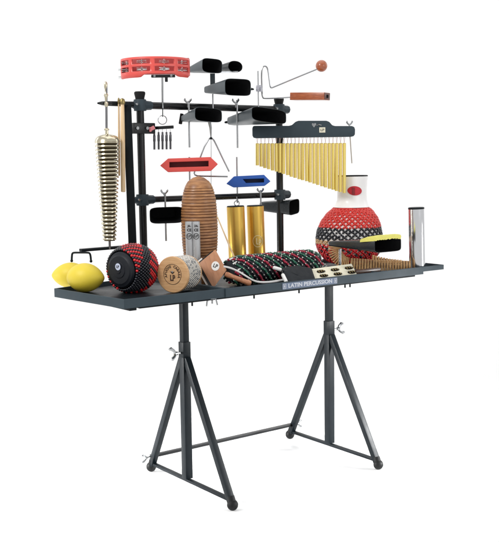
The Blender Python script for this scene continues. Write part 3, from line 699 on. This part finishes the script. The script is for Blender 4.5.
# ------------------------------------------------------------------ two silver tube shakers in front of the guiro
for i, (lab, tu, bu, yaw_) in enumerate((('silver grey tube shaker with black print, left of the pair before the guiro', 189.6, 190.6, 0), ('silver grey tube shaker with black print, right of the pair before the guiro', 196.6, 197.6, 0))):
    base = PZ(bu, 285.6, TZ); d = dep(base); k = d/F; top = PD(tu-.6, 221.5, d); r_ = 3.9*k if i == 0 else 3.8*k
    ax = top-base; L_ = ax.length
    t = thing('tube_shaker', base, lab, 'shaker', 'silver tube shakers before the guiro')
    MB().lathe([(0, 0), (r_-.001, 0), (r_, .001), (r_, L_-.001), (r_-.001, L_), (0, L_)], base, ax, 32).build('body', m_grey, t)
    def srf(v, off=0): return PD(tu-.2+off, v, d)-fh*(r_+.0006)
    letters('lettering', 'JAL' if i == 0 else 'ZAL', .0125, srf(225.8), rh, UP, m_ink, t, bold=.04, sx=.72)
    letters('lettering', 'CE', .0155, srf(229.9), rh, UP, m_ink, t, bold=.04, sx=.95)
    MB().torus(srf(236), fh, .0115, .0012, 28, 6).build('emblem', m_ink, t)
    letters('lettering', 'LP', .0135, srf(236), rh, UP, m_ink, t, bold=.03)

# ------------------------------------------------------------------ lemon shakers
def lemon(lab, c, wl, hh, ang, tipL, tipR):
    zc = TZ+hh; p = PZ(*c, zc); k = dep(p)/F
    ax = (rh*math.cos(ang)-fh*math.sin(ang)); L_ = wl*k
    prof = [];N_ = 40
    for i in range(N_+1):
        a = math.pi*i/N_; x = -math.cos(a); r_ = hh*math.sin(a)**1.18
        prof.append([r_ if 0 < i < N_ else 0, x*L_])
    # pointed nipple ends
    for pr in prof:
        x = pr[1]/L_
        if x > 0: pr[1] += tipR*max(0, x)**7*L_
        else: pr[1] -= tipL*max(0, -x)**7*L_
    t = MB().lathe([tuple(q) for q in prof], p, ax, 48)
    o = t.build('lemon_shaker', m_yel, None, sharp=80); return tag(o, lab, 'shaker', 'yellow lemon shakers at the left end')
lemon('yellow lemon-shaped shaker at the very left end, partly hidden by its twin', (71, 275.3), 18.0, .0525, .1, .10, .1)
lemon('yellow lemon-shaped shaker with its tip pointing right, in front of its twin', (84.8, 277.6), 19.2, .0575, .30, .02, .12)

# ------------------------------------------------------------------ cabasas
def frame(ax):
    X = (rh-ax*rh.dot(ax)).normalized(); Y = X.cross(ax)
    if Y.z < 0: Y = -Y
    return X, Y
def bead_cyl(c, ax, r, s0, s1, ring_n, bead_r, colour, twist=.5):
    """beads wound round a cylinder; returns lists by colour index"""
    X, Y = frame(ax); n = max(3, int((s1-s0)/(bead_r*1.9))); out = {}
    for i in range(n+1):
        s_ = s0+(s1-s0)*i/n
        for j in range(ring_n):
            a = 2*math.pi*(j+twist*i)/ring_n
            p = c+ax*s_+(X*math.cos(a)+Y*math.sin(a))*r
            out.setdefault(colour(i, j, a, s_), []).append(p)
    return out
# black afuche: barrel of beads between two discs
R_ = .086; an = math.radians(36); Ld = .135
ax = (fh*math.cos(an)+rh*math.sin(an)).normalized()     # from the face back into the drum
pm_ = PZ(132.5, 268.3, TZ+.094); pc = pm_-ax*Ld/2
t = thing('cabasa', pm_-UP*.094, 'big black round cabasa wrapped in red and black beads near the lemons', 'cabasa')
def brl(s_): return .094-.020*(abs(s_-Ld*.5)/(Ld*.5))**2.2
MB().lathe([(0, .004)]+[(brl(Ld*q/16)-.008, Ld*q/16) for q in range(0, 17)]+[(0, Ld)], pc, ax, 48).build('drum', m_black, t)
prof = [(0, -.015), (.012, -.015), (.014, -.0125), (.030, -.0115), (.032, -.009), (.054, -.0085), (.056, -.0065), (.066, -.004), (.0705, .003), (.0705, .008), (.06, .010), (0, .010)]
MB().lathe(prof, pc, ax, 56).build('end_disc', m_blkd, t)
MB().lathe([(0, Ld-.004), (.066, Ld-.004), (.067, Ld+.004), (.06, Ld+.008), (0, Ld+.010)], pc, ax, 56).build('end_disc', m_blkd, t)
X, Y = frame(ax); rl, kl = [], []
NR_ = 17
for i in range(NR_):
    s_ = .008+(Ld-.014)*i/(NR_-1); r_ = brl(s_)
    for j in range(46):
        a = 2*math.pi*(j+.5*i)/46; p = pc+ax*s_+(X*math.cos(a)+Y*math.sin(a))*r_
        q = (j+.5*i-i*.9) % 23
        (rl if (q < 11 and (i+j) % 2 == 0) or (i > 7 and (i+j) % 3 and q < 18) else kl).append(p)
mb = MB().beads(rl, .0055, 2); mb.cur = 1; mb.beads(kl, .0055, 2).build('bead_net', [m_redd, m_blkb], t, sharp=180)
X, Y = frame(-ax)
lg = PD(121.2, 264.5, dep(pc)-.03)
lg = pc+X*.002+Y*.014-ax*.0168
MB().lathe([(0, 0), (.0135, 0), (.0135, .001), (0, .0012)], lg+ax*.001, -ax, 28).build('emblem', mat('pale blue badge', (.55, .6, .75), .4), t)
letters('lettering', 'LP', .014, lg-ax*.0012, X, Y, m_ink, t, bold=.02)
# a red beaded coil behind it, left edge
# tan cabasa
pc0 = PZ(172.5, 274.8, TZ+.0715); R_ = .0715; an = math.radians(27); ax = (fh*math.cos(an)+rh*math.sin(an)).normalized(); pc = pc0
t = thing('cabasa', pc-UP*R_, 'cabasa with a pale wooden end disc and silver bead chain beside the brown clapper', 'cabasa')
Ld = .105
MB().lathe([(0, 0), (R_-.003, 0), (R_, .003), (R_, .009), (R_-.003, .012), (0, .012)], pc, ax, 56).build('end_disc', w_tan, t)
MB().lathe([(0, .012), (.055, .012), (.055, Ld), (0, Ld)], pc, ax, 40).build('drum', m_whtb, t)
MB().lathe([(0, Ld), (R_-.006, Ld), (R_-.004, Ld+.004), (R_-.006, Ld+.010), (0, Ld+.010)], pc, ax, 56).build('end_disc', w_tan, t)
bc = bead_cyl(pc, ax, .0655, .016, Ld-.003, 58, .0033, lambda i, j, a, s_: 0 if random.random() > .2 else 1)
MB().beads(bc[0], .00315, 2).build('bead_chain', m_silb, t, sharp=180); MB().beads(bc[1], .0031, 2).build('bead_chain', m_steel, t, sharp=180)
MB().lathe([(.0, .0), (.0605, 0), (.0605, Ld-.02), (0, Ld-.02)], pc+ax*.012, ax, 40).build('inner_band', mat('brown band', (.12, .10, .08), .6), t)
X, Y = frame(-ax)
face = pc-ax*.0007
MB().torus(face+Y*.002, ax, .0395, .0009, 56, 6).build('emblem', m_inkb, t)
letters('lettering', 'AFUCHE CABASA', .0135, face+Y*.002, X, Y, m_inkb, t, arc=(.030, math.radians(198), math.radians(-18)), bold=.03)
letters('lettering', 'LP', .031, face-Y*.0135, X, Y, m_inkb, t, bold=.035, sx=.75)
MB().prism([face+Y*.008+X*x+Y*y for x, y in ((-.011, .006), (-.004, .002), (0, .001), (.004, .002), (.011, .006), (.006, -.001), (.0, -.005), (-.006, -.001))], -ax*.0004).build('emblem', m_inkb, t, smooth=False)
MB().lathe([(0, 0), (.0045, 0), (.004, .002), (0, .003)], face+Y*.011, -ax, 18).build('screw', m_steel, t)
# long beaded tube, lying along the table
Rr = .058; ya = -.10
pL = PZ(236, 270, TZ+Rr); pR = PZ(318, 262, TZ+Rr); ycen = -.155; pL = Vector((pL.x, ycen, TZ+Rr+.003)); 
xa = PY(229, 270, ycen).x; xb_ = PY(317, 262, ycen).x
ax = Vector((1, 0, 0)); L_ = xb_-xa; pc = Vector((xa, ycen, TZ+Rr+.003))
t = thing('beaded_tube', pc+ax*L_/2-UP*Rr, 'long black rattle tube wound with spirals of red, green and white beads', 'cabasa')
MB().lathe([(0, -.012), (.028, -.010), (.042, .0), (.050, .02), (.0535, .05), (.0535, L_-.05), (.050, L_-.015), (.037, L_), (0, L_)], pc, ax, 48).build('core', m_cloth, t)
NSd = 16; lead = .37
m_crim = mat('crimson beads', (.36, .015, .045), .4, 0, .25, 200)
for s_i in range(NSd):
    nb = int(L_/lead*math.hypot(2*math.pi*Rr, lead)/.0080); A_b, B_b = [], []
    for i in range(nb):
        f_ = i/nb; s_ = f_*L_; a = 2*math.pi*s_/lead+2*math.pi*s_i/NSd
        env = min(1, .80+s_*4, .72+(L_-s_)*6)*random.uniform(.985, 1.02); a += random.uniform(-.02, .02)
        p = pc+ax*(s_+random.uniform(-.0012, .0012))+(Vector((0, 1, 0))*math.cos(a)+UP*math.sin(a))*(Rr*env)
        (B_b if (s_i % 2 == 0 and i % 5 == s_i % 5) or (s_i % 2 and (i+s_i) % 3 == 0) else A_b).append(p)
    if s_i % 2 == 0: MB().beads(A_b, .0052, 2).build('bead_strand', m_crim if s_i % 4 == 0 else m_green, t, sharp=180)
    else: MB().beads(A_b, .0045, 1).build('bead_strand', m_blkb, t, sharp=180)
    MB().beads(B_b, .0035, 1).build('bead_strand', m_whtb, t, sharp=180)
for (a, b) in (((229.5, 259.6), (233.3, 257.8)), ((233, 264), (237, 261.5)), ((237, 271), (240.5, 268.5)), ((306, 259), (309, 256.5)), ((311, 264), (313.5, 260.5))):
    dd = dep(pc+ax*.02)-.05 if a[0] < 260 else dep(pc+ax*L_)-.04
    MB().tube([PD(*a, dd), PD(*b, dd)], [.0035, .0022], 8).build('tie', m_white, t)
# loose pale bead strings at its right end
mb = MB()
pts = []
for i in range(60):
    u = random.uniform(314, 327); v = 257+ (u-314)*.6+random.uniform(0, 9); pts.append(PD(u, v, dep(pc+ax*L_)+.03+random.uniform(-.02, .02)))
pts = [p for p in pts if p.z > TZ+.004]
MB().beads(pts, .0042, 1).build('bead_fringe', m_whtb, t, sharp=180)

# ------------------------------------------------------------------ clapper, stick, white hoop, pouch, mallets
d = dep(PZ(213, 288, TZ+.002)); q4 = [(199.2, 263.2), (215.3, 249.6), (226.6, 270.2), (213.2, 288.3)]
t = thing('wooden_clapper', PD(*q4[3], d), 'brown square wooden clapper with a white oval badge, leaning between cabasa and beaded tube', 'clapper')
P_ = lambda a, b, e=0: PD(a, b, d+e)
top_back = .07
def leaned(p, e=0):  # higher points lean back
    return P_(p[0], p[1], e+(288.3-p[1])/38*.06)
fb = MB().prism([leaned(p) for p in q4], fh*.006, .0012).build('board', w_clap, t)
MB().prism([leaned((p[0]-2.6, p[1]+.7), .0065) for p in q4], fh*.0055, .0012).build('board', m_black, t)
MB().prism([leaned((p[0]-4.8, p[1]+.8), .013) for p in (q4[0], (206.5, 257), (222, 284), q4[3])], fh*.005, .0012).build('board', m_white, t)
c = leaned((215.4, 266), -.0012); nx = leaned((216.4, 266), -.0012)-c; ny = leaned((215.4, 265), -.0012)-c; zz = nx.cross(ny).normalized()
if zz.dot(fh) > 0: zz = -zz
ny = ny.normalized(); nx = ny.cross(zz); rr = 4.3*d/F; rX = (nx*.85+ny*-.3).normalized(); rY = (ny*.9+nx*.35).normalized()
MB().prism([c+nx*math.cos(a_)*rr*.95+ny*math.sin(a_)*rr*1.15 for a_ in [2*math.pi*i/32 for i in range(32)]], -zz*.0008).build('badge', m_white, fb, smooth=False)
letters('lettering', 'LP', .022, c+zz*.0006, rX, rY, m_ink, fb, bold=.02, sx=.85)
dd = dep(PZ(243, 285, TZ)); P_ = lambda a, b, e=0: PD(a, b, dd+e)
t = thing('wooden_grip_stick', P_(240, 284), 'brown rounded wooden handle lying in front of the beaded tube', 'handle')
a, b = PY(225, 273.8, -.235), PY(251, 283.9, -.288); b.z = max(b.z, TZ+.0125); v_ = b-a; L_ = v_.length
MB().lathe([(0, 0), (.009, .001), (.0115, .01), (.0095, L_*.3), (.0105, L_*.8), (.0125, L_-.012), (.011, L_-.003), (.006, L_), (0, L_+.001)], a, v_, 24).build('grip', w_hand, t)
hp = smooth_path([(224, 266.5), (230, 267.7), (238, 271), (246, 276), (253, 280.6), (260, 282.3), (268, 282.2), (276, 281.2), (284, 279.6)], lambda a, b: PY(a, b, -.262+.02*(a < 245)))
m_hoop = mat('off white hoop', (.62, .61, .60), .45, 0, .08, 40)
ob = MB().tube(hp, .0050, 12, flat=.6).build('white_hoop', m_hoop, None); tag(ob, 'curved white hoop edge running along the front of the beaded tube', 'hoop')
dd = dep(PZ(297, 282, TZ)); P_ = lambda a, b, e=0: PD(a, b, dd+e)
def PLY(u, v, e=0): return PY(u, v, -.300+(285-(u-288)*.1-v)/19*.085+e)   # slopes up and back from the rail
mb = MB(); ol = [(281.8, 268.2), (288, 266.5), (297, 265.4), (304, 266.6), (311.5, 268), (316.5, 282.5), (301, 283.5), (287.6, 285)]
vs = []; fs = []; pts_t = []
cuv = (298, 275); rings = []
for kk, (s_, h_) in enumerate(((1.0, 0), (.98, -.008), (.85, -.014), (.5, -.017), (.0, -.018))):
    rings.append([PLY(cuv[0]+(u-cuv[0])*s_, cuv[1]+(v-cuv[1])*s_, h_+random.uniform(-.002, .002)) for u, v in ol])
for r_ in rings: vs += r_
n = len(ol)
for i in range(4):
    for j in range(n): fs.append((i*n+j, i*n+(j+1) % n, (i+1)*n+(j+1) % n, (i+1)*n+j))
o_ = len(vs); vs += [p+fh*.02-UP*.004 for p in rings[0]]
for j in range(n): fs.append((j, o_+j, o_+(j+1) % n, (j+1) % n))
fs.append(tuple(range(o_, o_+n)))
ob = mb.add(vs, fs).build('cloth_pouch', m_cloth, None, sharp=60); tag(ob, 'black cloth pouch lying by the front rail above the nameplate', 'pouch')
for lab, a, b, sh in (('white-tipped mallet pointing left from the top of the black pouch', (272.8, 267.4), (281.2, 269.8), (292, 272.5)), ('white-tipped mallet pointing down the left edge of the black pouch', (286.4, 282.3), (282.6, 274.4), (281.8, 271.2))):
    t = thing('mallet', P_(*b), lab, 'mallet', 'white-tipped mallets'); e_ = -.012 if a[0] < 280 else -.02
    z_ = lambda q: PLY(*q, e_)
    A1, B1 = z_(a), z_(b); v_ = B1-A1; L_ = v_.length; r_ = .0078
    MB().lathe([(0, 0), (r_*.7, .001), (r_, .005), (r_, L_-.004), (r_*.8, L_), (0, L_)], A1, v_, 20).build('head', m_white, t)
    MB().tube([B1, z_(sh)], .004, 10).build('shaft', m_black, t)

# ------------------------------------------------------------------ cream tray of finger cymbals
dd = dep(PZ(333, 281, TZ)); P_ = lambda a, b, e=0: PD(a, b, dd+e)
def tl(a, b, e=0): return PY(a, b, -.302+(284-(a-314.3)*.145-b)/14.5*.075+e)
q4 = [(308.3, 269.3), (351.7, 263.7), (358.5, 277.6), (314.3, 284)]
t = thing('cymbal_card', P_(333, 281), 'cream board holding six little metal jingles in two rows by the front rail', 'jingle board')
MB().prism([tl(*p) for p in q4], fh*.010-UP*.002, .0015).build('board', m_cream, t)
for rr_ in range(2):
    for cc in range(3):
        u = 321.0+14.0*cc-.9*rr_*-3.2; v = 271.3-1.75*cc+4.2*rr_
        c = tl(u, v, -.003); ex = (tl(u+4.6, v-.7, -.003)-c); ey = (tl(u, v-1.5, -.003)-c); nz = ex.cross(ey).normalized()
        if nz.dot(fh) > 0: nz = -nz
        exn = ex.normalized(); eyn = (ey-exn*ey.dot(exn)).normalized(); lx, ly = ex.length*.92, ey.length*.85
        mb = MB(); mb.prism([c+exn*math.cos(q)*lx*(1 if math.cos(q) > 0 else .95)+eyn*math.sin(q)*ly*.95 for q in [2*math.pi*i/24 for i in range(24)]], -nz*.001)
        j = mb.build('jingle', m_ink, t, smooth=False)
        mb = MB()
        for q, sc in ((-.5, 1), (.05, .9), (.55, .8)):
            mb.lathe([(0, .003), (ly*.3*sc, .0028), (ly*.42*sc, .001), (ly*.95*sc, .0002), (ly*1.0*sc, .0008), (0, .0004)], c+exn*lx*q+nz*.0008, nz+exn*.5, 18)
        mb.build('disc', m_brassd, j)

# ------------------------------------------------------------------ beaded gourd
gb_ = dep(PZ(349.2, 265.5, TZ)); gc = PD(349.2, 241, gb_); k = gb_/F; Rg = 32.2*k; gz = gc.z
base = Vector((gc.x, gc.y, TZ)); t = thing('shekere', base, 'round white gourd rattle with a net of red and black beads and open white neck', 'shekere')
zb = TZ-gz
prof = [(0, zb), (.06, zb+.001)]
Rv = -zb
for i in range(2, 30):
    a = math.pi*i/32; r_ = Rg*math.sin(a)**.96; z = -math.cos(a)*(Rv if a < math.pi/2 else 38*k)
    if r_ > 15*k or a < 1.5: prof.append((r_, z))
zn = prof[-1][1]
v2z = lambda v: (PD(352, v, dep(gc))-gc).z
prof += [(18.2*k, v2z(207.0)), (16.2*k, v2z(204.0)), (14.9*k, v2z(200)), (14.6*k, v2z(192)), (15.2*k, v2z(183)), (15.6*k, v2z(178)), (15.7*k, v2z(176.3))]
ztop = v2z(176)
bodyp = prof+[(14.2*k, ztop), (13.4*k, v2z(185)), (13*k, v2z(200)), (0, v2z(201))]
off = rh*(2.5*k)
def skew(p):   # neck sits slightly right of the belly centre
    return p
mb = MB().lathe(bodyp, gc, UP, 64)
mb.v = [tuple(Vector(v)+off*max(0, min(1.15, (v[2]-gz-.05)/.12))) for v in mb.v]; mb.build('gourd', m_gourd, t, sharp=60)
mb = MB().torus(gc+UP*ztop+off*1.15, UP, 15.0*k, .0040, 48, 10); mb.build('rim', m_rub, t)
# red oval print with knob, on the neck front
def neckpt(u, v, e=0):
    c_ = gc+off*1.1; z_ = v2z(v); x_ = (u-352.2)*k; rr_ = 14.9*k; x_ = max(-rr_*.99, min(rr_*.99, x_)); return c_+rh*x_-fh*(math.sqrt(rr_**2-x_**2)+.0006+e)+UP*z_
n = 28; vs = [neckpt(353.5, 190.3)]; NR4 = 6
for q in range(1, NR4+1):
    for i in range(n): a = 2*math.pi*i/n; f_ = q/NR4; vs.append(neckpt(353.5+7.2*f_*math.cos(a), 190.4+f_*(4.6*math.sin(a)+.37*math.cos(a)), .0005))
fs = [(0, i+1, (i+1) % n+1) for i in range(n)]
for q in range(NR4-1): fs += [(1+q*n+i, 1+(q+1)*n+i, 1+(q+1)*n+(i+1) % n, 1+q*n+(i+1) % n) for i in range(n)]
MB().add(vs, fs).build('oval_badge', mat('red enamel badge', (.55, .015, .03), .55), t)
MB().prism([neckpt(u, v, .002) for u, v in ((350.6, 187), (353.4, 187.3), (353.6, 194.3), (350.8, 194.2))], fh*.003).build('badge_mark', mat('dark red mark', (.25, .01, .015), .4), t)
def gourd_r(z):
    ps = prof
    for (r1, z1), (r2, z2) in zip(ps, ps[1:]):
        if z1 <= z <= z2 and z2 > z1: return r1+(r2-r1)*(z-z1)/(z2-z1)
    return ps[0][0]
cols = {'red': [], 'orange': [], 'black': [], 'tan': [], 'white': []}
z_up, z_lo = v2z(208.3), zb+.02; nrow = 36
# arc-length rows over the gourd
samples = [(gourd_r(z_lo+(z_up-z_lo)*i/400), z_lo+(z_up-z_lo)*i/400) for i in range(401)]
acc = [0]
for (a, b), (c_, d_) in zip(samples, samples[1:]): acc.append(acc[-1]+math.hypot(c_-a, d_-b))
NRW = 46; NCL = 60
for i in range(NRW+1):
    tgt = acc[-1]*i/NRW; j = next(q for q in range(401) if acc[q] >= tgt-1e-9); r_, z = samples[j]
    vpx = 241-z/k*.995
    for cidx in range(NCL):
        # diamond net: beads on two families of crossing diagonals
        ph = (cidx*2 + (i % 2)) 
        a = math.pi*ph/NCL
        m4 = (i+2*cidx) % 4
        # net openings: leave out every fourth
        if (i % 4 == 1 and cidx % 2 == 0) or (i % 4 == 3 and cidx % 2 == 1): hole = True
        else: hole = False
        zz_ = z+.0014*math.sin(a*5+i)+random.uniform(-.0008, .0008); a += random.uniform(-.006, .006)
        p = gc+Vector((math.cos(a), math.sin(a), 0))*(r_+.003)+UP*zz_+off*max(0, min(1.15, (z-.05)/.12))
        if vpx < 227: c_ = 'orange'
        elif vpx < 238.5: c_ = 'black'
        elif vpx < 243: c_ = 'tan'
        else: c_ = 'red' if (i+cidx) % 5 else 'black'
        if hole:
            continue
        cols[c_].append(p)
mb = MB()
for q, (c_, br_) in enumerate((('red', .0061), ('orange', .0061), ('black', .0058), ('tan', .0056))): mb.cur = q; mb.beads(cols[c_], br_, 2)
mb.build('bead_net', [m_redd, m_redo, m_blkb, m_tanb], t, sharp=180)

# ------------------------------------------------------------------ slatted rattle
y0 = TZ+.004
d2 = dep(PZ(352, 272, TZ+.001))
# each station: centre pixel, slat direction angle (deg from the travel side), length in pixels, depth
stations = []
cx_, cy_ = 347.5, 249.0
def strand(px, dfun, n, lens, angs):
    out = []; ac = [0]
    for a, b in zip(px, px[1:]): ac.append(ac[-1]+math.hypot(b[0]-a[0], b[1]-a[1]))
    for i in range(n):
        s_ = ac[-1]*(i+.5)/n; j = next(q for q in range(1, len(ac)) if ac[q] >= s_-1e-9); f_ = (s_-ac[j-1])/(ac[j]-ac[j-1])
        u = px[j-1][0]*(1-f_)+px[j][0]*f_; v = px[j-1][1]*(1-f_)+px[j][1]*f_
        out.append((u, v, dfun(u, v), lens[j-1]*(1-f_)+lens[j]*f_, angs[j-1]*(1-f_)+angs[j]*f_))
    return out
def base_dep(u, v): return dep(PZ(u, 271.5-(u-350)*.022, TZ+.001))
fan = strand([(334.5, 244.5), (334.2, 247.5), (334.8, 251.5), (336.6, 255.6), (339.8, 259.6), (344.0, 262.4), (349, 264.0)], lambda u, v: base_dep(u, v)+.01+(265-v)*.0012, 15, [12, 12.5, 13, 13.5, 13.5, 12.5, 12], [168, 180, 198, 219, 240, 256, 264])
run = strand([(350, 264.1), (362, 264.6), (380, 265.3), (398, 265.4), (411, 265.2)], base_dep, 22, [12, 11.5, 10.5, 9.6, 8.6], [265, 268, 269, 270, 271])
back = strand([(372, 257.2), (380, 259.6), (390, 261.6), (402, 262.8)], lambda u, v: base_dep(u, v)+.09, 11, [5, 5.5, 5.5, 5.5], [268, 270, 270, 271])
t = thing('slatted_rattle', PZ(372, 272, TZ), 'curved rattle of many thin wooden slats strung together, lying under the big dark cowbell', 'rattle')
for grp in (fan, run, back):
    cen = []; mb = MB()
    for q, (u, v, dd_, ln, an_) in enumerate(grp):
        kk = dd_/F; c_ = PD(u, v, dd_); zdir = (rh*math.cos(math.radians(an_))+UP*math.sin(math.radians(an_)))
        wd = fh; th = zdir.cross(wd).normalized(); tw = random.uniform(-.08, .08)-.12
        th2 = (th*math.cos(tw)+wd*math.sin(tw)).normalized(); w2 = zdir.cross(th2).normalized()
        mb.box(c_, (.0092 if grp is not fan else .0062, .012, ln*kk), (th2, w2, zdir), .0006); cen.append((c_, zdir, ln*kk))
    mb.build('slats', w_slat, t)
    MB().tube([c_+z_*l_*.2 for c_, z_, l_ in cen], .0018, 6).build('cord', w_slatd, t)
    MB().tube([c_-z_*l_*.2 for c_, z_, l_ in cen], .0018, 6).build('cord', w_slatd, t)
a, b = PZ(354, 272.6, TZ+.016), PZ(379, 270.2, TZ+.016)
ob = MB().beam(a, b, .022, .03, UP, .004).build('brown_block', w_slatd, None); tag(ob, 'dark brown block behind the front rail, below the slatted rattle', 'block')  # plain dark brown block resting behind the rail

# ------------------------------------------------------------------ chrome shaker
base = PZ(417.3, 269, TZ); d = dep(base); k = d/F; r_ = 8.0*k; top = PD(416.2, 208.3, d); ax = top-base; L_ = ax.length
t = thing('tube_shaker', base, 'tall mirror chrome tube shaker standing alone at the right end of the table', 'shaker')
MB().lathe([(r_-.002, .002), (r_, 0), (r_, L_), (r_-.002, L_-.001)], base, ax, 56).build('body', m_chrome, t)
MB().lathe([(0, L_-.006), (r_-.001, L_-.006), (r_+.0004, L_-.003), (r_+.0004, L_+.003), (r_-.003, L_+.005), (0, L_+.004)], base, ax, 48).build('end_cap', m_dark, t)
MB().lathe([(0, .0), (r_+.0006, .0), (r_+.0006, .004), (0, .006)], base, ax, 48).build('end_cap', m_dark, t)
